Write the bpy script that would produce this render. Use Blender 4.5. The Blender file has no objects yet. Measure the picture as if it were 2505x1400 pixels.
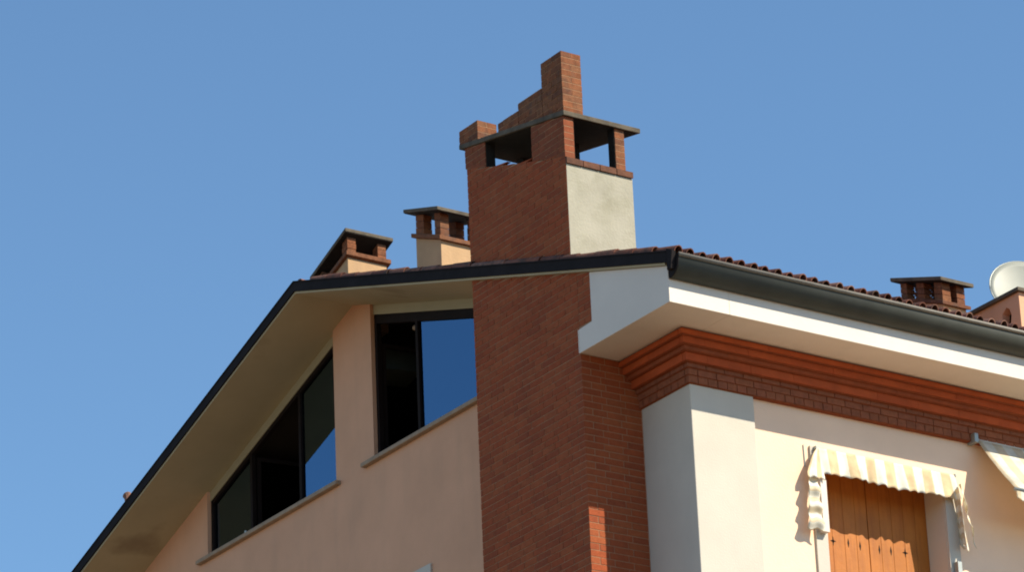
import bpy, bmesh, math, random
from mathutils import Vector, Matrix
import numpy as np
random.seed(7)
S = bpy.context.scene
COL = S.collection

# ------------------------------------------------------------------ camera
# world: X runs along the eaves wall (away to the right), Y along the gable wall (away to the left)
PITCH, ROLL, AZ = map(math.radians, (22.54, 2.52, 34.69))
Rt = Vector((math.cos(AZ), -math.sin(AZ), 0)); Fh = Vector((math.sin(AZ), math.cos(AZ), 0)); Up = Vector((0, 0, 1))
fwd = Fh*math.cos(PITCH) + Up*math.sin(PITCH)
cup = -Fh*math.sin(PITCH) + Up*math.cos(PITCH)
cx_ = Rt*math.cos(ROLL) - cup*math.sin(ROLL)
cy_ = Rt*math.sin(ROLL) + cup*math.cos(ROLL)
cd = bpy.data.cameras.new('camera'); cam = bpy.data.objects.new('camera', cd); COL.objects.link(cam)
cd.sensor_width = 36; cd.lens = 10000/2505*36; cd.clip_start = .5; cd.clip_end = 3000
M = Matrix((cx_, cy_, -fwd)).transposed().to_4x4()
M.translation = Vector((-25.732, -33.792, 1.6))
cam.matrix_world = M
S.camera = cam

# ------------------------------------------------------------------ sky and sun
sun_dir = Vector((.647, -1, 1.06)).normalized()          # towards the sun
w = bpy.data.worlds.new('World'); S.world = w; w.use_nodes = True
nt = w.node_tree; bg = nt.nodes['Background']
sky = nt.nodes.new('ShaderNodeTexSky'); sky.sky_type = 'NISHITA'; sky.sun_disc = False
sky.sun_elevation = math.asin(sun_dir.z); sky.sun_rotation = math.atan2(sun_dir.x, sun_dir.y)
sky.altitude = 100; sky.air_density = 1.0; sky.dust_density = .0; sky.ozone_density = 4.5
wb = nt.nodes.new('ShaderNodeMix'); wb.data_type = 'RGBA'; wb.blend_type = 'MULTIPLY'; wb.inputs[0].default_value = 1; wb.inputs[7].default_value = (.91, 1.02, 1.0, 1)   # colour rendition of the clear sky, the same all over
nt.links.new(sky.outputs[0], wb.inputs[6]); nt.links.new(wb.outputs[2], bg.inputs[0]); bg.inputs[1].default_value = .118
sd = bpy.data.lights.new('sun', 'SUN'); sd.energy = 5; sd.angle = math.radians(.53); sd.color = (1, .90, .72)
sun = bpy.data.objects.new('sun', sd); COL.objects.link(sun)
sun.rotation_euler = sun_dir.to_track_quat('Z', 'Y').to_euler(); sun.location = (20, -30, 50)
vs = S.view_settings
vs.view_transform = 'Standard'; vs.look = 'None'; vs.gamma = 1; vs.use_curve_mapping = False; vs.exposure = .55

try: S.cycles.filter_width = 1.9
except Exception: pass

# ------------------------------------------------------------------ materials
def mat(name, col, rough=.85, var=.12, nscale=3.0, bump=.0, bscale=60, metal=0, spec=.3, stain=None, streak=None, rnd=None):
    m = bpy.data.materials.new(name); m.use_nodes = True
    t = m.node_tree; N = t.nodes; L = t.links; p = N['Principled BSDF']
    p.inputs['Roughness'].default_value = rough; p.inputs['Metallic'].default_value = metal
    p.inputs['Specular IOR Level'].default_value = spec
    g = N.new('ShaderNodeNewGeometry')
    n = N.new('ShaderNodeTexNoise'); n.inputs['Scale'].default_value = nscale; n.inputs['Detail'].default_value = 6
    n.inputs['Roughness'].default_value = .6
    L.new(g.outputs['Position'], n.inputs['Vector'])
    r = N.new('ShaderNodeMapRange'); r.inputs[1].default_value = .3; r.inputs[2].default_value = .7
    r.inputs[3].default_value = 1-var; r.inputs[4].default_value = 1+var
    L.new(n.outputs[0], r.inputs[0])
    mul = N.new('ShaderNodeVectorMath'); mul.operation = 'SCALE'; mul.inputs[0].default_value = col[:3]
    L.new(r.outputs[0], mul.inputs['Scale'])
    out = mul.outputs[0]
    if rnd:                                             # colour differs from piece to piece
        oi = N.new('ShaderNodeObjectInfo')
        ad = N.new('ShaderNodeMath'); ad.operation = 'ADD'; L.new(oi.outputs['Random'], ad.inputs[0]); L.new(g.outputs['Random Per Island'], ad.inputs[1])
        fr = N.new('ShaderNodeMath'); fr.operation = 'FRACT'; L.new(ad.outputs[0], fr.inputs[0])
        cr = N.new('ShaderNodeValToRGB'); cr.color_ramp.interpolation = 'LINEAR'
        els = cr.color_ramp.elements
        els[0].position = 0; els[0].color = (*rnd[0], 1); els[1].position = 1; els[1].color = (*rnd[-1], 1)
        for i, c in enumerate(rnd[1:-1]):
            e = els.new((i+1)/(len(rnd)-1)); e.color = (*c, 1)
        L.new(fr.outputs[0], cr.inputs[0]); L.new(cr.outputs[0], mul.inputs[0])
    def stains(colour, scale, lo, hi, amount, stretch):
        nonlocal out
        mp = N.new('ShaderNodeVectorMath'); mp.operation = 'MULTIPLY'; mp.inputs[1].default_value = stretch
        L.new(g.outputs['Position'], mp.inputs[0])
        n2 = N.new('ShaderNodeTexNoise'); n2.inputs['Scale'].default_value = scale; n2.inputs['Detail'].default_value = 5
        L.new(mp.outputs[0], n2.inputs['Vector'])
        mr = N.new('ShaderNodeMapRange'); mr.inputs[1].default_value = lo; mr.inputs[2].default_value = hi
        mr.inputs[3].default_value = 0; mr.inputs[4].default_value = amount
        L.new(n2.outputs[0], mr.inputs[0])
        mx = N.new('ShaderNodeMix'); mx.data_type = 'RGBA'
        L.new(mr.outputs[0], mx.inputs[0]); L.new(out, mx.inputs[6]); mx.inputs[7].default_value = (*colour, 1)
        out = mx.outputs[2]
    if stain: stains(*stain, (1, 1, 1))
    if streak: stains(*streak, (1, 1, .12))
    L.new(out, p.inputs['Base Color'])
    if bump:
        b = N.new('ShaderNodeBump'); b.inputs['Strength'].default_value = bump; b.inputs['Distance'].default_value = .01
        nb = N.new('ShaderNodeTexNoise'); nb.inputs['Scale'].default_value = bscale; nb.inputs['Detail'].default_value = 4
        L.new(g.outputs['Position'], nb.inputs['Vector']); L.new(nb.outputs[0], b.inputs['Height']); L.new(b.outputs[0], p.inputs['Normal'])
    return m
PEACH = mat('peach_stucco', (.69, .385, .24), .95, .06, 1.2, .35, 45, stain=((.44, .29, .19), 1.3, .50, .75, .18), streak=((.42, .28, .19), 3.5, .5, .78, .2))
OCHRE = mat('weathered_ochre_render', (.50, .325, .18), .95, .10, 2.5, .4, 40, streak=((.36, .24, .15), 5, .5, .75, .4))
BLACK = mat('flat_black', (.018, .015, .013), .95, .3, 8)  # near-black lining of the open chimney tops and cap undersides
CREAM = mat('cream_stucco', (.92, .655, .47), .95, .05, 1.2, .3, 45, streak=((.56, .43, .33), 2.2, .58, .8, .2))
GREYP = mat('grey_white_plaster', (.565, .52, .445), .9, .05, 1.5, .25, 50, streak=((.40, .39, .37), 3, .55, .8, .25))
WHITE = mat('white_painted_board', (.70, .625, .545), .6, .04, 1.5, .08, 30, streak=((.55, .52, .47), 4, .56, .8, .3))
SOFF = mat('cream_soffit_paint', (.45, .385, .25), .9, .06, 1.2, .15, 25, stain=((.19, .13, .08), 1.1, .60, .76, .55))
HEAD = mat('pale_lintel_paint', (.40, .35, .23), .9, .06, 2, .15, 30)
BRICK = mat('red_brick', (.3, .1, .06), .9, .14, 18, .5, 90, rnd=[(.285, .064, .021), (.32, .070, .022), (.30, .076, .026), (.33, .083, .027), (.255, .058, .021), (.31, .066, .020)], streak=((.14, .038, .016), 2.2, .54, .8, .35))
BRICKO = mat('weathered_orange_brick', (.4, .15, .07), .9, .3, 14, .6, 80, rnd=[(.18, .062, .025), (.23, .080, .032), (.14, .054, .027), (.21, .088, .040), (.18, .058, .022)], stain=((.07, .055, .045), 5, .55, .72, .55))
BRICKM = mat('smoke_darkened_brick', (.23, .06, .024), .9, .18, 14, .5, 80, rnd=[(.215, .058, .023), (.245, .066, .026), (.19, .054, .024), (.23, .070, .029)])
MORTAR = mat('grey_mortar', (.37, .215, .125), .95, .15, 15, .3, 60)
DARKBED = mat('dark_brown_bed', (.25, .062, .022), .95, .15, 15)
PLASTER = mat('stained_render', (.35, .33, .262), .95, .12, 2.5, .5, 30, stain=((.22, .205, .135), 3.6, .5, .72, .55), streak=((.40, .375, .31), 3.5, .5, .75, .5))
SLABM = mat('weathered_concrete', (.115, .095, .07), .95, .3, 7, .5, 40, stain=((.055, .047, .038), 6, .5, .7, .6))
DARKM = mat('charcoal_metal_flashing', (.020, .017, .018), .85, .2, 4, .1, 20, spec=.08)
GUTM = mat('grey_coated_gutter', (.058, .06, .048), .5, .15, 3, .05, 10, spec=.3, streak=((.07, .07, .06), 5, .5, .75, .5))
GUTL = mat('lit_tone_gutter_lip', (.21, .19, .16), .6, .15, 5, .05, 10, spec=.3)  # paler than the gutter body: sunlight along the lip put into its colour
TILE = mat('clay_tile', (.35, .14, .09), .9, .25, 12, .4, 60, rnd=[(.17, .062, .04), (.24, .105, .07), (.12, .045, .032), (.19, .07, .042), (.27, .14, .10)], stain=((.06, .045, .035), 7, .48, .68, .75))
TERRA = mat('painted_terracotta', (.37, .085, .032), .75, .14, 5, .2, 40, rnd=[(.42, .076, .018), (.45, .084, .020), (.40, .070, .017)])
TERRAB = mat('brown_terracotta', (.24, .085, .045), .85, .18, 6, .3, 40, rnd=[(.31, .070, .024), (.33, .074, .025), (.29, .072, .028)])
FRBRICK = mat('brown_frieze_brick', (.26, .1, .055), .9, .2, 14, .4, 60, rnd=[(.26, .085, .040), (.28, .092, .044), (.235, .078, .038), (.265, .084, .043)])
DIRTB = mat('sooty_sill_brick', (.13, .055, .03), .9, .3, 10, .5, 60, rnd=[(.12, .05, .028), (.15, .062, .034), (.10, .045, .028)])
FRAME = mat('dark_brown_window_frame', (.014, .009, .008), .75, .15, 6, 0, spec=.12)
SILL = mat('stone_sill', (.34, .25, .175), .85, .15, 8, .3, 40)
ROOM = mat('room_shade_plaster', (.03, .026, .022), .95, .1, 2)  # near-black: the darkness of the unlit interior is put into the colour
WOOD = mat('orange_shutter_wood', (.46, .165, .042), .55, .12, 3, .2, 25, rnd=[(.40, .132, .018), (.44, .150, .022), (.41, .138, .019)], streak=((.30, .09, .014), 16, .45, .7, .6))
SLOT = mat('dark_slot', (.02, .012, .008), .9, .1)
DISH = mat('pale_grey_dish', (.30, .31, .27), .5, .05, 3, 0, spec=.4)
STEEL = mat('galvanised_steel', (.36, .38, .36), .45, .12, 12, 0, metal=.5)
PALEM = mat('pale_enamel', (.62, .62, .56), .5, .08, 9)
GROUND = mat('street_paving', (.165, .115, .07), .95, .18, .6, .4, 8)

def glass_mat():
    m = bpy.data.materials.new('blue_reflective_glass'); m.use_nodes = True
    t = m.node_tree; N = t.nodes; L = t.links; N.remove(N['Principled BSDF'])
    o = N['Material Output']
    tr = N.new('ShaderNodeBsdfTransparent'); tr.inputs[0].default_value = (.22, .21, .20, 1)
    gl = N.new('ShaderNodeBsdfGlossy'); gl.inputs['Color'].default_value = (.40, .68, 1, 1); gl.inputs['Roughness'].default_value = .01
    fr = N.new('ShaderNodeFresnel'); fr.inputs[0].default_value = 3.15
    mx = N.new('ShaderNodeMixShader')
    L.new(fr.outputs[0], mx.inputs[0]); L.new(tr.outputs[0], mx.inputs[1]); L.new(gl.outputs[0], mx.inputs[2]); L.new(mx.outputs[0], o.inputs[0])
    return m
GLASS = glass_mat()

def fabric_mat(name, axis, pitch, phase, through=.10, tan=(.72, .55, .34), white=(.82, .79, .68)):
    m = bpy.data.materials.new(name); m.use_nodes = True
    t = m.node_tree; N = t.nodes; L = t.links; p = N['Principled BSDF']; o = N['Material Output']
    tc = N.new('ShaderNodeUVMap'); sp = N.new('ShaderNodeSeparateXYZ'); L.new(tc.outputs[0], sp.inputs[0])
    a = N.new('ShaderNodeMath'); a.operation = 'MULTIPLY_ADD'; a.inputs[1].default_value = 1/pitch; a.inputs[2].default_value = phase
    L.new(sp.outputs[axis], a.inputs[0])
    f = N.new('ShaderNodeMath'); f.operation = 'FRACT'; L.new(a.outputs[0], f.inputs[0])
    st = N.new('ShaderNodeMath'); st.operation = 'LESS_THAN'; st.inputs[1].default_value = .5; L.new(f.outputs[0], st.inputs[0])
    mx = N.new('ShaderNodeMix'); mx.data_type = 'RGBA'; L.new(st.outputs[0], mx.inputs[0])
    mx.inputs[6].default_value = (*white, 1); mx.inputs[7].default_value = (*tan, 1)
    g = N.new('ShaderNodeNewGeometry'); n = N.new('ShaderNodeTexNoise'); n.inputs['Scale'].default_value = 7; n.inputs['Detail'].default_value = 5
    L.new(g.outputs['Position'], n.inputs['Vector'])
    mr = N.new('ShaderNodeMapRange'); mr.inputs[1].default_value = .35; mr.inputs[2].default_value = .75; mr.inputs[3].default_value = 1.05; mr.inputs[4].default_value = .72
    L.new(n.outputs[0], mr.inputs[0])
    sc = N.new('ShaderNodeVectorMath'); sc.operation = 'SCALE'; L.new(mx.outputs[2], sc.inputs[0]); L.new(mr.outputs[0], sc.inputs['Scale'])
    L.new(sc.outputs[0], p.inputs['Base Color']); p.inputs['Roughness'].default_value = .95; p.inputs['Specular IOR Level'].default_value = .1
    tl = N.new('ShaderNodeBsdfTranslucent'); L.new(sc.outputs[0], tl.inputs[0])
    ms = N.new('ShaderNodeMixShader'); ms.inputs[0].default_value = through
    L.new(p.outputs[0], ms.inputs[1]); L.new(tl.outputs[0], ms.inputs[2]); L.new(ms.outputs[0], o.inputs[0])
    return m

# ------------------------------------------------------------------ mesh helpers
def link(name, me, m=None, parent=None, label=None, kind=None):
    o = bpy.data.objects.new(name, me); COL.objects.link(o)
    if m is not None and me is not None and not me.materials: me.materials.append(m)
    if parent: o.parent = parent
    if label: o['label'] = label
    if kind: o['kind'] = kind
    return o
def empty(name, loc=(0, 0, 0), parent=None, label=None):
    o = bpy.data.objects.new(name, None); COL.objects.link(o); o.location = loc; o.empty_display_size = .3
    if parent: o.parent = parent
    if label: o['label'] = label
    return o
class MB:
    def __init__(s): s.v = []; s.f = []
    def hexa(s, p):                                     # 8 corners: bottom ring 0-3, top ring 4-7
        b = len(s.v); s.v += [tuple(q) for q in p]
        s.f += [tuple(b+i for i in q) for q in ((3, 2, 1, 0), (4, 5, 6, 7), (0, 1, 5, 4), (1, 2, 6, 5), (2, 3, 7, 6), (3, 0, 4, 7))]
        return s
    def box(s, x0, x1, y0, y1, z0, z1):
        return s.hexa([(x0, y0, z0), (x1, y0, z0), (x1, y1, z0), (x0, y1, z0), (x0, y0, z1), (x1, y0, z1), (x1, y1, z1), (x0, y1, z1)])
    def prism(s, pts, axis, a, b):                      # polygon extruded along an axis; pts in the two other axes (order kept)
        def P(q, t):
            return (t, q[0], q[1]) if axis == 'x' else (q[0], t, q[1]) if axis == 'y' else (q[0], q[1], t)
        k = len(s.v); n = len(pts)
        s.v += [P(q, a) for q in pts] + [P(q, b) for q in pts]
        s.f.append(tuple(k+i for i in range(n))); s.f.append(tuple(k+n+i for i in reversed(range(n))))
        for i in range(n):
            j = (i+1) % n; s.f.append((k+i, k+n+i, k+n+j, k+j))
        return s
    def tube(s, pts, r, n=10):
        k = len(s.v); pts = [Vector(p) for p in pts]
        for i, p in enumerate(pts):
            d = (pts[min(i+1, len(pts)-1)]-pts[max(i-1, 0)]).normalized()
            a = d.cross(Vector((0, 0, 1)))
            if a.length < .01: a = d.cross(Vector((0, 1, 0)))
            a.normalize(); b = d.cross(a); rr = r[i] if isinstance(r, (list, tuple)) else r
            for j in range(n):
                t = 2*math.pi*j/n; s.v.append(tuple(p+a*rr*math.cos(t)+b*rr*math.sin(t)))
        for i in range(len(pts)-1):
            for j in range(n):
                s.f.append((k+i*n+j, k+i*n+(j+1) % n, k+(i+1)*n+(j+1) % n, k+(i+1)*n+j))
        s.f.append(tuple(k+j for j in reversed(range(n)))); e = k+(len(pts)-1)*n; s.f.append(tuple(e+j for j in range(n)))
        return s
    def mesh(s, name, smooth=False, fix=True):
        me = bpy.data.meshes.new(name); me.from_pydata(s.v, [], s.f); me.update()
        if fix:
            bm = bmesh.new(); bm.from_mesh(me); bmesh.ops.recalc_face_normals(bm, faces=bm.faces); bm.to_mesh(me); bm.free()
        if smooth:
            for p in me.polygons: p.use_smooth = True
        return me
    def build(s, name, m, parent=None, label=None, kind=None, smooth=False, bevel=0):
        o = link(name, s.mesh(name, smooth), m, parent, label, kind)
        if bevel:
            b = o.modifiers.new('bevel', 'BEVEL'); b.width = bevel; b.segments = 2; b.limit_method = 'ANGLE'
        return o

# ------------------------------------------------------------------ the ground
bm_ = MB(); bm_.f = [(0, 1, 2, 3)]; bm_.v = [(-900, -900, 0), (900, -900, 0), (900, 900, 0), (-900, 900, 0)]
link('ground', bm_.mesh('ground', fix=False), GROUND, kind='structure')

# ------------------------------------------------------------------ the building
RY, RZ, KR, KL = 6.97, 21.415, .323, .353            # ridge of the soffit and the two roof pitches
def zs(y): return RZ-KR*(RY-y) if y < RY else RZ-KL*(y-RY)
YB, XB = 15.0, 10.0                                   # far ends of the building
VX = -.85                                             # plane of the roof verge
house = empty('apartment_building')
house['label'] = 'peach plastered apartment building with gable roof and tall brick chimney, seen from its corner'
house['category'] = 'building'

# gable wall, with the attic window openings left free
WR = (4.13, 6.56, 19.2); WL = (7.465, 10.72, 19.175); HD = .13   # y0, y1, sill height; header depth
LW = (5.33, 6.53, 16.0, 17.452)                       # lower window
g = MB()
def wallpiece(y0, y1, z0, z1=None):
    pts = [(y0, z0), (y1, z0)]
    if z1 is None:
        pts.append((y1, zs(y1)))
        if y0 < RY < y1: pts.append((RY, RZ))
        pts.append((y0, zs(y0)))
    else: pts += [(y1, z1), (y0, z1)]
    g.prism(pts, 'x', 0, .15)
wallpiece(.93, WR[0], 0); wallpiece(WR[0], LW[0], 0, WR[2]); wallpiece(LW[0], WR[1], LW[3], WR[2]); wallpiece(LW[0], WR[1], 0, LW[2])
wallpiece(LW[1], WR[1], LW[2], LW[3]); wallpiece(WR[1], WL[0], 0); wallpiece(WL[0], WL[1], 0, WL[2]); wallpiece(WL[1], YB, 0)
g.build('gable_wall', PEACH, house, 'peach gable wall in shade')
# eaves wall with the shuttered window opening
WX = (1.83, 3.60, 14.9, 17.42)
g = MB()
g.box(.89, WX[0], .05, .35, 0, 18.46).box(WX[1], XB, .05, .35, 0, 18.46).box(WX[0], WX[1], .05, .35, 0, WX[2]).box(WX[0], WX[1], .05, .35, WX[3], 18.46)
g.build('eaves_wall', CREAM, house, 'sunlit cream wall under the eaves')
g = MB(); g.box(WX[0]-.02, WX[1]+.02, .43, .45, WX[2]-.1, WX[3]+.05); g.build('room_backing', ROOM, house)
g = MB(); g.box(XB-.3, XB, .36, YB-.01, 0, 18.4).box(.33, XB-.31, YB-.3, YB-.01, 0, 18.0).prism([(.36, 18.4), (YB-.01, 18.4), (YB-.01, zs(YB)), (RY, RZ), (.36, zs(.36))], 'x', XB-.3, XB)
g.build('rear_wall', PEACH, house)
g = MB(); g.box(.33, XB-.31, .46, YB-.31, 18.3, 18.4).prism([(.46, 18.41), (YB-.31, 18.41), (YB-.31, zs(YB-.31)-.01), (RY, RZ-.01), (.46, zs(.46)-.01)], 'x', 3.6, 3.7); g.prism([(.5, zs(.5)-.03), (RY, RZ-.03), (YB-.4, zs(YB-.4)-.03), (YB-.4, zs(YB-.4)-.012), (RY, RZ-.012), (.5, zs(.5)-.012)], 'x', .135, 3.59); g.build('attic_room', ROOM, house)  # floor, partition and ceiling sheet, shade carried by their near-black colour
# corner pilaster
g = MB(); g.prism([(0, 0), (.885, 0), (.885, .34), (.31, .34), (.31, .925), (0, .925)], 'z', 0, 18.05)
g.build('corner_pilaster', GREYP, house, 'plain grey white corner pilaster', bevel=.01)

# ------------------------------------------------------------------ roof: deck with painted soffit, verge flashing, tiles
roof = MB()
for sgn, y0, y1 in ((0, -.80, RY), (1, RY, YB+.9)):
    pts = [(y0, zs(y0)), (y1, zs(y1)), (y1, zs(y1)+.10), (y0, zs(y0)+.10)]
    roof.prism(pts, 'x', VX, XB+.5)
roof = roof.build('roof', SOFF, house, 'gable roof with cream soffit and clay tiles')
for y0, y1 in ((-.86, RY), (RY, YB+.9)):
    g = MB(); g.prism([(y0, zs(y0)+.026), (y1, zs(y1)+.026), (y1, zs(y1)+.15), (y0, zs(y0)+.15)], 'x', VX-.022, VX-.002)
    g.prism([(y0, zs(y0)+.15), (y1, zs(y1)+.15), (y1, zs(y1)+.165), (y0, zs(y0)+.165)], 'x', VX-.032, VX+.06)
    g.build('verge_flashing', DARKM, roof, 'dark metal strip along the roof verge')
PIT, RW, EX = .172, .057, .36                          # tile pitch, radius, exposure
def tile_mesh(name, r0, r1, ln, th, up, seg=6):        # half-round clay tile, lower end at origin, running to +Y
    v = []; f = []
    for k, (yy, r) in enumerate(((0, r0), (ln, r1))):
        for rr in (r, r-th):
            for j in range(seg+1):
                t = math.pi*j/seg
                v.append((rr*math.cos(t), yy, up*rr*math.sin(t)*(1.3 if up > 0 else 1)))
    n = seg+1
    for j in range(seg):
        f += [(j, j+1, 2*n+j+1, 2*n+j), (n+j+1, n+j, 3*n+j, 3*n+j+1), (j, n+j, n+j+1, j+1), (2*n+j, 2*n+j+1, 3*n+j+1, 3*n+j)]
    f += [(0, 2*n, 3*n, n), (seg, n+seg, 3*n+seg, 2*n+seg)]
    me = bpy.data.meshes.new(name); me.from_pydata(v, [], f); me.update()
    bm = bmesh.new(); bm.from_mesh(me); bmesh.ops.recalc_face_normals(bm, faces=bm.faces); bm.to_mesh(me); bm.free()
    me.materials.append(TILE)
    return me
cover = tile_mesh('cover_tile', RW, RW*.86, .42, .009, 1)
chan = tile_mesh('channel_tile', RW*1.02, RW*.9, .42, .012, -1)
NT = int((XB+.5-VX)/PIT)
EY = -.96                                              # eave line of the tiles
def place_tile(me, x, y, dz, right=True, jit=1.6):
    o = bpy.data.objects.new('roof_tile', me); COL.objects.link(o); o.parent = roof
    a = math.atan(KR if right else KL)
    z = (RZ-KR*(RY-y) if right else RZ-KL*(y-RY))
    o.location = (x+random.uniform(-.006, .006)*jit, y+random.uniform(-.012, .012)*jit, z+dz)
    o.rotation_euler = (a if right else a, random.uniform(-.03, .03)*jit, (0 if right else math.pi)+random.uniform(-.02, .02)*jit)
    return o
for i in range(NT):                                    # the eave row, seen end on from below
    x = VX+.07+i*PIT
    if x > 8.2: break
    place_tile(cover, x, EY, .162)
    place_tile(chan, x+PIT/2, EY-.012, .172)
nrow = int((RY-EY)/EX)
for j in range(1, nrow+1):                             # verge column of the near slope
    if EY+j*EX < RY-.43: place_tile(cover, VX+.035, EY+j*EX, .158+.006*(j % 2))
for j in range(0, 24):                                 # verge column of the far slope
    y = YB+.8-j*EX
    if y > RY+.45: place_tile(cover, VX+.07, y, .135, right=False)
# the rest of the tiling, one corrugated mass
tv = []; tf = []
def field(y0, y1, right):
    n = int(abs(y1-y0)/EX); sg = 1 if y1 > y0 else -1
    xs = np.arange(VX+.16, XB+.4, PIT/8)
    for j in range(n):
        ya = y0+sg*j*EX; yb = ya+sg*(EX+.03)
        k = len(tv)
        for yy, lift in ((ya, .028), (yb, 0)):
            base = RZ-KR*(RY-yy) if right else RZ-KL*(yy-RY)
            for x in xs:
                c = math.cos((x-VX-.07)/PIT*2*math.pi)
                tv.append((x, yy, base+.145+lift+.045*c))
        m = len(xs)
        for q in range(m-1): tf.append((k+q, k+q+1, k+m+q+1, k+m+q))
field(EY+EX, RY+.02, True); field(YB+.8, RY, False)
me = bpy.data.meshes.new('tile_field'); me.from_pydata(tv, [], tf); me.update()
link('tile_field', me, TILE, roof, 'rows of clay tiles up the roof', 'stuff')
for i in range(26):                                    # ridge tiles
    o = bpy.data.objects.new('ridge_tile', cover); COL.objects.link(o); o.parent = roof
    o.location = (VX+.06+i*.40, RY, RZ+.13); o.rotation_euler = (0, 0, -math.pi/2); o.scale = (1.5, 1, 1.1)

# ------------------------------------------------------------------ eaves: white boxed cornice, gutter, terracotta frieze
BX, BY, BZ = -.816, -.802, 18.478
eb = MB()
eb.prism([(BY, BZ), (.06, BZ), (.06, zs(.06)-.003), (BY, zs(BY)-.003)], 'x', .003, XB+.3)
eb.prism([(BY, BZ), (.925, BZ), (.925, 18.765), (.668, 18.775), (.668, zs(.668)-.003), (BY, zs(BY)-.003)], 'x', BX, .003)
eb.box(BX-.004, BX+.012, .925, .94, BZ, 18.763)
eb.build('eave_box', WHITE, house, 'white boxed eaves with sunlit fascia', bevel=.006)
gut = MB()
prof = [(-1.0, 18.985), (-1.0, 18.95)]+[(-.82-.18*math.cos(t), 18.935-.187*math.sin(t)) for t in [math.pi/2*i/14 for i in range(15)]]+[(-.806, 18.76), (-.806, 18.985)]
inner = [(y+(.008 if y < -.9 else -.004 if y > -.82 else 0), z+.008) for y, z in prof]
G0, G1 = -.80, XB+.3
k = len(gut.v)
poly = prof+inner[::-1]
gut.prism(poly, 'x', G0, G1)
gutter = gut.build('gutter', GUTM, house, 'grey rounded gutter along the eaves', smooth=True)
b = MB(); b.tube([(G0-.004, -1.006, 18.972), (G1, -1.006, 18.972)], .025, 10); b.build('gutter_bead', GUTL, gutter, smooth=True)
b = MB(); b.prism([(y, z) for y, z in prof], 'x', G0-.012, G0-.002)
b.prism([(-.97, 19.02), (-.862, 19.075), (-.862, 18.82), (-.93, 18.82)], 'x', VX-.02, VX+.03)
b.build('gutter_end_cap', DARKM, gutter)
for i in range(11):
    b = MB(); x = .3+i*.95
    b.box(x, x+.025, -1.0, -.80, 18.976, 18.982); b.build('gutter_bracket', GUTM, gutter)
# frieze: stepped courses, each laid in separate lengths
frz = empty('frieze', parent=house, label='stepped terracotta and brick frieze under the eaves')
steps = [(17.948, 18.026, .032, 'brick'), (18.034, 18.108, .045, 'brick'), (18.114, 18.160, .07, 'brick'), (18.168, 18.265, .125, 'red'),
         (18.268, 18.318, .175, 'brown'), (18.321, 18.40, .235, 'red'), (18.402, 18.455, .29, 'red'), (18.457, 18.475, .27, 'brown')]
core = MB()
for z0, z1, pr, kd in steps:
    q = pr-.012
    core.box(-q, XB, -q, .06, z0-.008, z1+.004); core.box(-q, .1, .06, .925, z0-.008, z1+.004)
core.build('mortar_bed', DARKBED, frz)
fb_cache = {}
def piece(name, x0, x1, y0, y1, z0, z1, m, parent):
    key = (round(x1-x0, 4), round(y1-y0, 4), round(z1-z0, 4), m.name)
    if key not in fb_cache:
        a, b2, c = (x1-x0)/2, (y1-y0)/2, (z1-z0)/2
        me = MB().box(-a, a, -b2, b2, -c, c).mesh(name); me.materials.append(m); fb_cache[key] = me
    o = bpy.data.objects.new(name, fb_cache[key]); COL.objects.link(o); o.parent = parent
    o.location = ((x0+x1)/2, (y0+y1)/2, (z0+z1)/2)
    return o
XF = 6.6
for ci, (z0, z1, pr, kd) in enumerate(steps):
    m = {'brick': FRBRICK, 'brown': TERRAB, 'red': TERRA}[kd]
    ln = .125 if kd == 'brick' and ci == 0 else .25 if kd == 'brick' else .60
    jt = .010 if kd == 'brick' else .003
    nm = 'brick' if kd == 'brick' else 'terracotta_block'
    x = -pr; first = True
    while x < XF:                                      # along the eaves wall
        L = ln*(.5 if (first and ci % 2) else 1); first = False
        d = random.uniform(0, .003)
        piece(nm, x, x+L, -pr-d, -pr+.06, z0, z1, m, frz); x += L+jt
    y = -pr+.062+jt
    while y < .92:                                     # return along the gable
        L = min(ln, .922-y); d = random.uniform(0, .003)
        if L > .02: piece(nm, -pr-d, -pr+.06, y, y+L, z0, z1, m, frz)
        y += L+jt

# ------------------------------------------------------------------ the tall brick chimney
chim = empty('brick_chimney', parent=house, label='tall brick chimney breast and stack with stepped top and sloping cap slab')
CH = .08; BL = .25; J = .010
bricks = []                                            # (priority, 8 corners, material)
def face_rows(axis, u0, u1, w0, depth, lower, upper, zmin, zmax, material, prio, out=-1, quoin=None, blen=BL):
    """running-bond bricks on a face; axis 'y': u is Y and the face is at X=w0; axis 'x': u is X and the face is at Y=w0"""
    k = int(math.floor(zmin/CH))
    while k*CH < zmax:
        za, zb = k*CH, k*CH+CH-J
        u = u0; odd = k % 2
        if quoin is not None:
            if odd == quoin: u = u0+.12+J
            first = blen
        first = blen if not odd else blen/2
        if quoin is not None: first = blen if odd != quoin else blen*.75
        while u < u1-.02:
            e = min(u+first, u1); first = blen
            if u1-e < .04: e = u1
            pr = random.uniform(0, .0035)
            lo = [max(za, lower(q)) for q in (u, e)]; hi = [min(zb, upper(q)) for q in (u, e)]
            if max(hi[0]-lo[0], hi[1]-lo[1]) > .015:
                hi = [max(h, l+.002) for h, l in zip(hi, lo)]
                f = w0-pr; b = w0+depth
                if axis == 'y': P = [(f, u, lo[0]), (b, u, lo[0]), (b, e, lo[1]), (f, e, lo[1]), (f, u, hi[0]), (b, u, hi[0]), (b, e, hi[1]), (f, e, hi[1])]
                else: P = [(u, f, lo[0]), (e, f, lo[1]), (e, b, lo[1]), (u, b, lo[0]), (u, f, hi[0]), (e, f, hi[1]), (e, b, hi[1]), (u, b, hi[0])]
                bricks.append((prio+random.random()*.01+(9 if za < 15 else 0), P, material))
            u = e+J
        k += 1
INF = lambda y: 99; NIN = lambda y: -99
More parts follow.
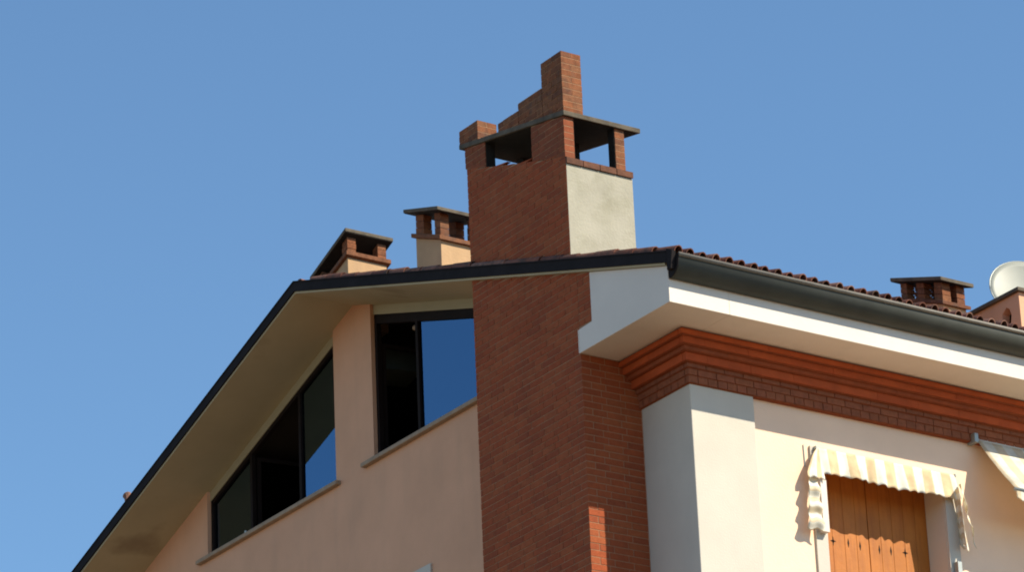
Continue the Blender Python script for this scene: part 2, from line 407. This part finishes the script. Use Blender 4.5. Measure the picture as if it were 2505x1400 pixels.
zsill = lambda y: 20.95+.32*(y-1.037)                  # sloping top of the stack body
zcb = lambda y: 21.478+.196*(y-1.037)                  # underside / top of the cap slab
zct = lambda y: zcb(y)+.062
PX, PY0, PY1 = -.80, .928, 3.045                       # pier front plane and its two sides
CY0, CY1 = 1.037, 3.06
zb0 = .0
soffit_cut = lambda y: zs(y)-.002
# pier below the roof: front and sunlit side
face_rows('y', PY0, PY1, PX, .12, NIN, lambda y: 18.475, zb0, 18.475, BRICK, 3, quoin=1)
face_rows('y', PY0, PY1, PX, .12, lambda y: 18.482, soffit_cut, 18.4, 21, BRICK, 3)
face_rows('x', PX, -.003, PY0, .12, NIN, lambda y: 18.47, zb0, 18.47, BRICK, 1, quoin=0)
face_rows('y', .68, PY0-J, PX, .12, lambda y: 18.775, soffit_cut, 18.7, 19.6, BRICK, 2.5)
# stack above the roof: brick front
face_rows('y', CY0, CY1, PX, .05, lambda y: zs(y)+.1, lambda y: zsill(y)-.002, 19.6, 21.8, BRICK, 2)
# posts of the open crown
def post(y0, y1, x0, x1, prio, m=BRICKO, bl=BL):
    face_rows('y', y0, y1, x0, x1-x0, lambda y: zsill(y)+.004, lambda y: zcb(y)-.003, 20.8, 22.2, m, prio, blen=bl)
post(CY0, 1.70, PX, -.665, .5, BRICKM)
post(2.665, CY1+.03, PX, -.665, .5, BRICKM)
post(CY0, 1.17, -.078, .052, .4, BRICKO, .3)
# sloping brick sill along the side opening
for i in range(4):
    a = PX+i*.236; P = []
    for z0 in (0, .075):
        P += [(a, CY0-.028, 20.872+z0), (a+.226, CY0-.028, 20.872+z0), (a+.226, 1.16, 20.872+z0+.04), (a, 1.16, 20.872+z0+.04)]
    bricks.append((.3+i*.001, P, DIRTB))
# stepped brick crest on the slab
def crest(y0, y1, top):
    n = max(1, round((y1-y0)/.21)); k = int(21.4/CH)
    while k*CH < top-.001:
        za = k*CH; zb = min(za+CH-J, top); odd = k % 2
        cuts = [y0+(y1-y0)*i/n for i in range(n+1)]
        if odd and n > 1: cuts = [y0]+[(cuts[i]+cuts[i+1])/2 for i in range(n)]+[y1]
        xc = [(-.802, -.53)] if odd else [(-.802, -.671), (-.661, -.53)]
        for i in range(len(cuts)-1):
            a, b = cuts[i]+(J/2 if i else 0), cuts[i+1]-(J/2 if i < len(cuts)-2 else 0)
            for xa, xb in xc:
                lo = [max(za, zct(q)+.003) for q in (a, b)]; hi = [zb, zb]
                if max(hi[0]-lo[0], hi[1]-lo[1]) < .012: continue
                hi = [max(h, l+.002) for h, l in zip(hi, lo)]
                p = random.uniform(0, .004)
                bricks.append((0+random.random()*.1, [(xa-p, a, lo[0]), (xb+p, a, lo[0]), (xb+p, b, lo[1]), (xa-p, b, lo[1]), (xa-p, a, hi[0]), (xb+p, a, hi[0]), (xb+p, b, hi[1]), (xa-p, b, hi[1])], BRICKO))
        k += 1
crest(1.022, 1.438, 22.305); crest(1.448, 1.938, 22.005); crest(1.948, 2.370, 21.915); crest(2.80, 3.195, 22.14)
bricks.sort(key=lambda t: t[0])
cubes = {}
for i, (pr, P, m) in enumerate(bricks[:300]):
    c = [sum(q[a] for q in P)/8 for a in range(3)]
    me = MB().hexa([tuple(q[a]-c[a] for a in range(3)) for q in P])
    key = (m.name,)+tuple(round(x, 3) for v in me.v for x in v)
    if key not in cubes: cubes[key] = me.mesh('brick', fix=False); cubes[key].materials.append(m)
    o = bpy.data.objects.new('brick', cubes[key]); COL.objects.link(o); o.parent = chim; o.location = c
rest = MB()
for pr, P, m in bricks[300:]: rest.hexa(P)
link('brickwork', rest.mesh('brickwork', fix=False), BRICK, chim, 'courses of dark red brick on the shaded face', 'stuff')
# cores: mortar behind the bricks, rendered side of the stack
core = MB()
core.prism([(PY0+.003, 0), (PY1-.006, 0), (PY1-.006, zs(PY1)-.004), (PY0+.003, zs(PY0+.003)-.004)], 'x', PX+.003, -.004)
core.prism([(.686, 18.78), (PY0+.003, 18.78), (PY0+.003, zs(PY0)-.004), (.686, zs(.686)-.004)], 'x', PX+.003, -.05)
core.prism([(CY0+.003, zs(CY0)+.1), (CY1-.005, zs(CY1)+.1), (CY1-.005, zsill(CY1)-.006), (CY0+.005, zsill(CY0)-.006)], 'x', PX+.003, PX+.045)
for y0, y1, x0, x1 in ((CY0, 1.70, PX, -.665), (2.665, CY1+.03, PX, -.665), (CY0, 1.17, -.078, .052)):
    core.prism([(y0+.003, zsill(y0+.003)), (y1-.003, zsill(y1-.003)), (y1-.003, zcb(y1-.003)-.004), (y0+.003, zcb(y0+.003)-.004)], 'x', x0+.003, x1-.003)
for y0, y1, top in ((1.022, 1.438, 22.3), (1.448, 1.938, 22.0), (1.948, 2.37, 21.91), (2.80, 3.195, 22.135)):
    core.prism([(y0+.003, zct(y0)), (y1-.003, zct(y1)), (y1-.003, top), (y0+.003, top)], 'x', -.799, -.533)
core.build('mortar_bed', MORTAR, chim)
g = MB(); g.prism([(CY0, 19.4), (CY1-.02, 20.1), (CY1-.02, zsill(CY1)-.01), (CY0, zsill(CY0)-.08)], 'x', PX+.052, .133)
g.build('rendered_side', PLASTER, chim, 'stained cream render on the sunlit side of the stack')
g = MB(); g.prism([(1.0, zcb(1.0)), (3.185, zcb(3.185)), (3.185, zct(3.185)), (1.0, zct(1.0))], 'x', -.822, .268)
g.build('cap_slab', SLABM, chim, 'sloping grey concrete slab', bevel=.008)

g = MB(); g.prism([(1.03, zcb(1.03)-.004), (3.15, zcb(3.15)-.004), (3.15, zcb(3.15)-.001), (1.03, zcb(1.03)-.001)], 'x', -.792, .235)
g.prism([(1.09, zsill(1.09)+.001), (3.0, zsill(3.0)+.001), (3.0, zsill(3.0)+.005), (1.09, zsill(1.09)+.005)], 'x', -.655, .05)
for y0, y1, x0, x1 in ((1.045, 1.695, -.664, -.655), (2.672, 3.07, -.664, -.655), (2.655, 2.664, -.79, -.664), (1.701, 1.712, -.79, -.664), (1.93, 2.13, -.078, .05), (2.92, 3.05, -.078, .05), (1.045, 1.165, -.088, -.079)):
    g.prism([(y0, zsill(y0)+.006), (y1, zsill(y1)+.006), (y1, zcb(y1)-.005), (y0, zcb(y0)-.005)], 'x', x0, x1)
g.build('black_lining', BLACK, chim, 'near-black lining inside the open chimney top')
g = MB(); g.prism([(CY0-.006, 19.4), (CY0-.001, 19.4), (CY0-.001, zsill(CY0)-.08), (CY0-.006, zsill(CY0)-.08)], 'x', PX+.004, .133)
g.build('rendered_side', PLASTER, chim)
# ------------------------------------------------------------------ smaller chimneys on the roof
def small_chimney(label, x0, x1, y0, y1, ztop, kb, cor, slab, ks, base, posts_f, posts_s, over=.075):
    """ztop: top of the body at y0, rising kb per metre of Y; cor: cornice height; slab: underside of the cap at y0 with pitch ks"""
    c = empty('roof_chimney', parent=house, label=label)
    zt = lambda y: ztop+kb*(y-y0); zl = lambda y: slab+ks*(y-y0)
    MB().prism([(y0, base), (y1, base), (y1, zt(y1)), (y0, zt(y0))], 'x', x0, x1).build('shaft', OCHRE, c, bevel=.004)
    o = .045
    MB().prism([(y0-o, zt(y0-o)+.002), (y1+o, zt(y1+o)+.002), (y1+o, zt(y1+o)+cor), (y0-o, zt(y0-o)+cor)], 'x', x0-o, x1+o).build('brick_band', BRICKO, c, bevel=.006)
    def pst(xa, xb, ya, yb):
        z = zt(ya)+cor+.002; top = zl((ya+yb)/2)
        n = 3; 
        for i in range(n):
            f0, f1 = i/n, (i+1)/n
            lo = lambda y: zt(y)+cor+.002; hi = lambda y: zl(y)-.008
            def q(y, f): return lo(y)+(hi(y)-lo(y))*f
            d = random.uniform(0, .006); g0 = .006
            P = [(xa-d, ya-d, q(ya, f0)), (xb+d, ya-d, q(ya, f0)), (xb+d, yb+d, q(yb, f0)), (xa-d, yb+d, q(yb, f0)),
                 (xa-d, ya-d, q(ya, f1)-g0), (xb+d, ya-d, q(ya, f1)-g0), (xb+d, yb+d, q(yb, f1)-g0), (xa-d, yb+d, q(yb, f1)-g0)]
            MB().hexa(P).build('brick', BRICKO, c)
    for a, b in posts_f:
        for xa in (x0+.005, x1-.125): pst(xa, xa+.12, a, b)
    for a, b in posts_s:
        for ya in (y0+.003, y1-.125): pst(a, b, ya, ya+.12)
    v = over
    MB().prism([(y0-v+.01, zl(y0-v+.01)-.006), (y1+v-.01, zl(y1+v-.01)-.006), (y1+v-.01, zl(y1+v-.01)-.001), (y0-v+.01, zl(y0-v+.01)-.001)], 'x', x0-v+.01, x1+v-.01).build('black_lining', BLACK, c)
    MB().prism([(y0-v, zl(y0-v)), (y1+v, zl(y1+v)), (y1+v, zl(y1+v)+.05), (y0-v, zl(y0-v)+.05)], 'x', x0-v, x1+v).build('cap_slab', SLABM, c, bevel=.008)
    return c
# leaning cap on the far slope beside the ridge
small_chimney('short peach chimney by the ridge with a steeply tilted dark cap slab', .03, .62, 7.10, 7.86, 22.14, -.36, .06, 22.44, -.40, 21.2,
              [(7.105, 7.225), (7.735, 7.855)], [], .07)
small_chimney('small peach chimney with flat cap half hidden behind the tall brick stack', .30, .92, 5.335, 5.90, 21.775, .40, .06, 22.155, .32, 20.7,
              [(5.34, 5.46), (5.72, 5.895)], [], .11)
small_chimney('wide low peach chimney with flat cap and slots above the gutter', 5.0, 5.36, 1.355, 2.135, 20.36, .40, .05, 20.665, .345, 19.4,
              [(1.36, 1.50), (1.70, 1.83), (2.02, 2.13)], [], .085)
# small clay vent on the far verge
MB().tube([(VX+.03, 11.38, zs(11.38)+.1), (VX+.03, 11.41, zs(11.38)+.25), (VX+.03, 11.43, zs(11.38)+.275)], [.05, .048, .062], 10).build('vent_pipe', TILE, house, 'tiny clay vent poking over the left roof edge')

# ------------------------------------------------------------------ roof turret at the right and the dish behind it
tur = empty('roof_turret', parent=house, label='peach roof turret with dark coping and a leaf shaped vent hole')
TX0, TX1, TY0, TY1, TZ = 6.0, 7.2, 1.085, 2.9, 20.62
g = MB()
hole = [(1.27, 20.28), (1.25, 20.37), (1.275, 20.46), (1.33, 20.50), (1.42, 20.44), (1.44, 20.30), (1.43, 20.20), (1.33, 20.18)]
outer = [(TY0, 19.3), (TY0, TZ), (TY1, TZ), (TY1, 19.3)]
# front face pieced round the hole
me_v = [(TX0, y, z) for y, z in hole]
b0 = MB()
b0.box(TX0, TX0+.12, TY0, 1.25, 19.3, TZ).box(TX0, TX0+.12, 1.44, TY1, 19.3, TZ).box(TX0, TX0+.12, 1.25, 1.44, 19.3, 20.18).box(TX0, TX0+.12, 1.25, 1.44, 20.50, TZ)
corner = {(1.25, 20.18): [(1.25, 20.18), (1.33, 20.18), (1.27, 20.28), (1.25, 20.37)], (1.25, 20.50): [(1.25, 20.37), (1.275, 20.46), (1.33, 20.50), (1.25, 20.50)],
          (1.44, 20.50): [(1.33, 20.50), (1.42, 20.44), (1.44, 20.30), (1.44, 20.50)], (1.44, 20.18): [(1.44, 20.30), (1.43, 20.20), (1.33, 20.18), (1.44, 20.18)]}
for pts in corner.values(): b0.prism(pts, 'x', TX0, TX0+.12)
b0.box(TX0+.12, TX1, TY0, TY0+.12, 19.3, TZ).box(TX0+.12, TX1, TY1-.12, TY1, 19.3, TZ).box(TX1-.12, TX1, TY0+.12, TY1-.12, 19.3, TZ)
b0.build('shaft', PEACH, tur)
MB().box(TX0+.2, TX0+.22, 1.21, 1.7, 20.0, 20.6).build('vent_hole', SLOT, tur)
MB().box(TX0-.05, TX1+.05, TY0-.05, TY1+.05, TZ, TZ+.05).build('coping', SLABM, tur, bevel=.008)

dish = empty('satellite_dish', (7.3, 2.4, TZ+.05))
dish['label'] = 'pale grey satellite dish on a pole behind the roof turret'; dish['category'] = 'satellite dish'
dc = Vector((7.35, 2.45, 21.36)); dn = Vector((-.36, -.86, .34)).normalized()
da = dn.cross(Vector((0, 0, 1))).normalized(); db = da.cross(dn)
R_, nr, na = .505, 7, 40
dv = []; df = []
for side in (0, 1):
    for i in range(nr+1):
        r = R_*i/nr
        for j in range(na):
            t = 2*math.pi*j/na
            p = dc+da*r*math.cos(t)*.95+db*r*math.sin(t)+dn*(.28*r*r-side*.012)
            dv.append(tuple(p-Vector(dish.location)))
    o0 = side*(nr+1)*na
    for i in range(nr):
        for j in range(na): df.append((o0+i*na+j, o0+i*na+(j+1) % na, o0+(i+1)*na+(j+1) % na, o0+(i+1)*na+j))
o1 = (nr+1)*na
for j in range(na): df.append((nr*na+j, nr*na+(j+1) % na, o1+nr*na+(j+1) % na, o1+nr*na+j))
me = bpy.data.meshes.new('reflector'); me.from_pydata(dv, [], df); me.update()
bm = bmesh.new(); bm.from_mesh(me); bmesh.ops.remove_doubles(bm, verts=bm.verts, dist=.0005); bmesh.ops.recalc_face_normals(bm, faces=bm.faces); bm.to_mesh(me); bm.free()
for p in me.polygons: p.use_smooth = True
link('reflector', me, DISH, dish)
loc = Vector(dish.location)
rim = MB().tube([tuple(dc+da*R_*.95*math.cos(t)+db*R_*math.sin(t)+dn*(.28*R_*R_-.006)-loc) for t in [2*math.pi*j/40 for j in range(41)]], .009, 6).build('rim', STEEL, dish, smooth=True)
pb = dc-dn*.12
MB().tube([tuple(Vector((pb.x, pb.y, TZ+.0505))-loc), tuple(Vector((pb.x, pb.y, 21.42))-loc)], .03, 12).build('pole', STEEL, dish, smooth=True)
MB().tube([tuple(pb-loc), tuple(dc-dn*.012-loc)], .05, 8).build('mount', STEEL, dish)
fp = dc+dn*.50-db*.30
MB().tube([tuple(dc-db*.44+dn*.09-loc), tuple(fp-loc)], .014, 8).build('arm', STEEL, dish)
MB().tube([tuple(fp-loc), tuple(fp-dn*.08+db*.03-loc)], [.035, .03], 12).build('feed_horn', PALEM, dish, smooth=True)

# ------------------------------------------------------------------ attic windows on the gable
def slanted(y0, y1, z0, off):                          # opening outline under the sloping header
    return [(y0, z0), (y1, z0), (y1, zs(y1)-off), (y0, zs(y0)-off)]
def bar(mb, p, q, wdt, x0, x1):                        # frame member between two points of the (y, z) plane
    d = Vector((q[0]-p[0], q[1]-p[1])).normalized(); n = Vector((-d.y, d.x))*wdt/2
    mb.prism([(p[0]+n.x, p[1]+n.y), (q[0]+n.x, q[1]+n.y), (q[0]-n.x, q[1]-n.y), (p[0]-n.x, p[1]-n.y)], 'x', x0, x1)
def attic_window(label, y0, y1, z0, mull, panes, sill_y):
    wdw = empty('attic_window', (0, 0, 0), house, label)
    g = MB(); g.prism([(y0, zs(y0)-HD), (y1, zs(y1)-HD), (y1, zs(y1)-.002), (y0, zs(y0)-.002)], 'x', .045, .13); g.build('header', HEAD, wdw)
    X0, X1, fw = .055, .125, .055
    g = MB()
    A, B, C, D = slanted(y0, y1, z0, HD)
    h = fw/2
    bar(g, (A[0], A[1]+h), (B[0], B[1]+h), fw, X0, X1)
    bar(g, (B[0]-h, B[1]+fw), (C[0]-h, C[1]-.01), fw, X0+.002, X1-.002); bar(g, (A[0]+h, A[1]+fw), (D[0]+h, D[1]-.01), fw, X0+.002, X1-.002)
    fh = .12 if y0 < RY else .06; bar(g, (D[0], D[1]-fh/2), (C[0], C[1]-fh/2), fh, X0+.004, X1-.004)
    for ym in mull: bar(g, (ym, z0+fw), (ym, zs(ym)-HD-.03), fw, X0+.006, X1-.006)
    g.build('frame', FRAME, wdw, 'dark brown window frame')
    for a, b, kind in panes:
        if kind == 'closed':
            gp = MB(); gp.prism([(a+.028, z0+.05), (b-.028, z0+.05), (b-.028, zs(b-.028)-HD-.045), (a+.028, zs(a+.028)-HD-.045)], 'x', .092, .098)
            gp.build('pane', GLASS, wdw)
        else:                                          # sash swung into the room, hinged on its far jamb
            sash = MB(); wd = b-a-.07; zt = min(zs(a), zs(b))-HD-.08
            sash.box(.0, .04, -wd, -wd+.05, z0+.06, zt).box(.0, .04, -.05, 0, z0+.06, zt).box(.0, .04, -wd+.05, -.05, z0+.06, z0+.11).box(.0, .04, -wd+.05, -.05, zt-.05, zt)
            so = sash.build('open_sash', FRAME, wdw, 'dark sash opened into the room'); so.location = (.14, b-.04, 0); so.rotation_euler = (0, 0, math.radians(84))
            gp = MB(); gp.box(.016, .022, -wd+.05, -.05, z0+.11, zt-.05); po = gp.build('pane', GLASS, wdw); po.location = so.location; po.rotation_euler = so.rotation_euler
    g = MB(); g.box(-.075, .05, sill_y[0], sill_y[1], z0-.062, z0-.004); g.build('sill', SILL, wdw, bevel=.012)
    return wdw
wr = attic_window('attic window beside the brick chimney with one tall blue pane', WR[0], WR[1], WR[2], [5.60], [(WR[0], 5.60, 'closed'), (5.60, WR[1], 'open')], (3.1, 6.78))
MB().tube([(.16, 5.80, 20.72), (.19, 5.72, 20.70)], [.035, .03], 10).build('window_stay', SILL, wr, 'small pale fitting behind the open sash')
wl = attic_window('long slanted attic window of three panes under the left roof slope', WL[0], WL[1], WL[2], [8.43, 9.67], [(WL[0], 8.43, 'closed'), (8.43, 9.67, 'open'), (9.67, WL[1], 'closed')], (7.36, 10.93))
MB().tube([(.04, 9.78, 19.18), (.05, 9.80, 19.22), (.05, 9.82, 19.27)], [.03, .028, .012], 8).build('window_handle', PALEM, wl)
# the lower window whose corner just shows at the foot of the picture
lw = empty('lower_window', (0, 0, 0), house, 'grey framed window whose top corner shows at the bottom of the gable')
y0, y1, z0, z1 = LW
g = MB(); g.box(-.03, .06, y0, y1, z1-.16, z1-.004).box(-.03, .06, y0, y0+.12, z0, z1-.16).box(-.03, .06, y1-.12, y1, z0, z1-.16); g.build('surround', GREYP, lw)
g = MB(); g.box(.065, .12, y0, y1, z0, z0+.06).box(.065, .12, y0, y1, z1-.24, z1-.161).box(.065, .12, y0, y0+.18, z0+.06, z1-.24).box(.065, .12, y1-.18, y1, z0+.06, z1-.24); g.build('frame', FRAME, lw)
MB().box(.09, .096, y0+.18, y1-.18, z0+.06, z1-.24).build('pane', GLASS, lw)

# ------------------------------------------------------------------ shuttered window under the awning
sw = empty('shuttered_window', (0, 0, 0), house, 'deep window recess closed by orange wooden shutters')
g = MB(); g.box(WX[0]-.165, WX[0], .022, .049, WX[2], WX[3]+.08).box(WX[1], WX[1]+.165, .022, .049, WX[2], WX[3]+.08).box(WX[0], WX[1], .022, .049, WX[3], WX[3]+.08)
g.build('surround', GREYP, sw)
mid = (WX[0]+WX[1])/2
n = 5
for a, b in ((WX[0]+.004, mid-.004), (mid+.004, WX[1]-.004)):
    wd = (b-a)/n
    for i in range(n):
        MB().box(a+i*wd+.0015, a+(i+1)*wd-.0015, .38, .415, WX[2]+.01, WX[3]-.01).build('shutter_board', WOOD, sw, bevel=.003)
def diamond(x, z, w_, h_): MB().prism([(x-w_, z), (x, z-h_), (x+w_, z), (x, z+h_)], 'y', .3765, .381).build('vent_slot', SLOT, sw)
for x, z, plus in ((2.19, 16.55, 1), (2.41, 16.56, 0), (2.58, 16.55, 0), (2.86, 16.55, 0), (3.03, 16.56, 0), (3.24, 16.57, 1)):
    diamond(x, z, .012, .055)
    if plus: diamond(x, z, .042, .014)
MB().box(WX[1]-.006, WX[1]-.001, .051, .379, WX[2], WX[3]-.002).build('jamb', GREYP, sw)

MB().tube([(1.585, .044, 17.50), (1.592, .044, 17.24)], .007, 6).build('wall_cable', STEEL, house)

# ------------------------------------------------------------------ awnings
def cloth(name, fn, nu, nv, m, parent, uvfn, label=None, th=.004):
    v = []; uv = []
    for i in range(nu+1):
        for j in range(nv+1):
            u, t = i/nu, j/nv
            v.append(tuple(Vector(fn(u, t))-parent.location)); uv.append(uvfn(u, t))
    f = [(i*(nv+1)+j, (i+1)*(nv+1)+j, (i+1)*(nv+1)+j+1, i*(nv+1)+j+1) for i in range(nu) for j in range(nv)]
    me = bpy.data.meshes.new(name); me.from_pydata(v, [], f); me.update()
    ul = me.uv_layers.new(name='UVMap')
    for l in me.loops: ul.data[l.index].uv = uv[l.vertex_index]
    for p in me.polygons: p.use_smooth = True
    o = link(name, me, m, parent, label)
    s = o.modifiers.new('thickness', 'SOLIDIFY'); s.thickness = th; s.offset = 0
    return o
FABV = fabric_mat('striped_awning_cloth', 0, .276, .22)
FABH = fabric_mat('striped_awning_cloth_side', 1, .20, .1, tan=(.72, .61, .43))
FABS = fabric_mat('striped_awning_cloth_corner', 0, .24, .3)
aw = empty('window_awning', (1.70, 0, 17.47))
aw['label'] = 'short cream striped fabric awning with scalloped edge over the orange shutters'; aw['category'] = 'awning'; aw['group'] = 'fabric awnings on the eaves wall'
AX0, AX1 = 1.74, 3.74
def front(u, t):
    x = AX0+(AX1-AX0)*u
    scal = .022*abs(math.sin(math.pi*(x-AX0)/.138))
    drop = .335+.012*math.sin(5*x)
    wave = .014*math.sin(x*17+.6)*t+.010*math.sin(x*41)*t
    return (x+.02*math.sin(9*x)*t, -.015-.05*t-wave+.0*t, 17.475-(drop-scal)*t)
cloth('front_valance', front, 120, 10, FABV, aw, lambda u, t: (AX0+(AX1-AX0)*u, t))
def left_top(u, t):                                    # gathered corner of the hood
    xl = 1.715-.20*min(1, t*1.15)**.8; xr = 1.75+.015*t
    return (xl+(xr-xl)*u, -.03-.06*t+.012*math.sin(u*9)*t, 17.455-(.385+.012*math.sin(u*14))*t)
cloth('side_flap', left_top, 14, 14, FABS, aw, lambda u, t: (u*.33, t))
def left(u, t):                                        # pleated flap hanging below it
    xl = 1.545-.07*t+.012*math.sin(t*19); xr = 1.675+.02*t
    return (xl+(xr-xl)*u, -.07+.022*math.sin(t*20)-.02*t+.008*math.sin(u*6), 17.08-(.63+.015*math.sin(u*8))*t)
cloth('side_flap', left, 8, 44, FABH, aw, lambda u, t: (u, t))
def right(u, t):                                       # flap at the far side, seen from within
    x = 3.665+.05*u+.07*t+.012*math.sin(u*12+t*5)*t
    y = -.155+.17*u+.015*math.sin(u*11+t*3)*t
    return (x, y, 17.27-(.74-.10*u+.04*math.sin(u*9+1))*t)
cloth('side_flap', right, 24, 26, FABH, aw, lambda u, t: (u, t))
def fold(u, t):                                        # its outer fold
    x = 3.735+.055*u*(.3+t)+.13*t+.008*math.sin(t*17)
    y = -.12+.05*u+.02*math.sin(t*13+u*3)
    return (x, y, 17.34-(.66+.09*u)*t)
cloth('side_flap', fold, 8, 30, FABH, aw, lambda u, t: (u, t))
l_ = Vector(aw.location)
MB().tube([tuple(Vector((1.72, .005, 17.47))-l_), tuple(Vector((3.75, .005, 17.47))-l_)], .012, 10).build('roller', PALEM, aw, smooth=True)
for x in (1.72, 3.75): MB().box(x-.01-l_.x, x+.01-l_.x, -.03-l_.y, .045-l_.y, 17.455-l_.z, 17.49-l_.z).build('bracket', STEEL, aw)
MB().box(1.715-l_.x, 1.80-l_.x, -.055-l_.y, .018-l_.y, 16.46-l_.z, 17.08-l_.z).build('guide_rail', WHITE, aw)
MB().box(3.64-l_.x, 3.70-l_.x, -.06-l_.y, .018-l_.y, 16.22-l_.z, 16.40-l_.z).build('guide_rail', STEEL, aw)

aw2 = empty('window_awning', (4.17, 0, 17.98))
aw2['label'] = 'extended cream striped awning cut off by the right edge of the picture'; aw2['category'] = 'awning'; aw2['group'] = 'fabric awnings on the eaves wall'
FABV2 = fabric_mat('striped_awning_cloth_wide', 0, .30, .55, .3, tan=(.78, .67, .48))
BX0, BX1 = 4.12, 7.0
def slope(u, t):
    x = BX0+(BX1-BX0)*u
    return (x, -.02-.60*t, 17.985-.80*t-.03*math.sin(math.pi*t))
cloth('canopy', slope, 20, 12, FABV2, aw2, lambda u, t: (BX0+(BX1-BX0)*u, t))
def val(u, t):
    x = BX0+(BX1-BX0)*u
    return (x, -.625-.012*math.sin(x*23)*t, 17.18-(.15-.03*abs(math.sin(math.pi*x/.15)))*t)
cloth('valance', val, 140, 5, FABV2, aw2, lambda u, t: (BX0+(BX1-BX0)*u, t))
l_ = Vector(aw2.location)
MB().tube([tuple(Vector((4.09, -.0, 17.975))-l_), tuple(Vector((7.05, -.0, 17.975))-l_)], .035, 14).build('roller', PALEM, aw2, smooth=True)
MB().tube([tuple(Vector((4.10, -.62, 17.175))-l_), tuple(Vector((7.02, -.62, 17.175))-l_)], .022, 10).build('front_bar', STEEL, aw2, smooth=True)
for x in (4.06, 7.04):
    MB().box(x-.03-l_.x, x+.03-l_.x, -.10-l_.y, .046-l_.y, 17.91-l_.z, 18.03-l_.z).build('bracket', STEEL, aw2, bevel=.01)
    MB().tube([tuple(Vector((x-(.5 if x > 6 else -.95), .02, 17.30))-l_), tuple(Vector((x-(.5 if x > 6 else -.95), -.60, 17.165))-l_)], .014, 8).build('arm', STEEL, aw2, smooth=True)
    xa = x-(.5 if x > 6 else -.95); MB().box(xa-.03-l_.x, xa+.03-l_.x, .0-l_.y, .046-l_.y, 17.25-l_.z, 17.35-l_.z).build('bracket', STEEL, aw2)
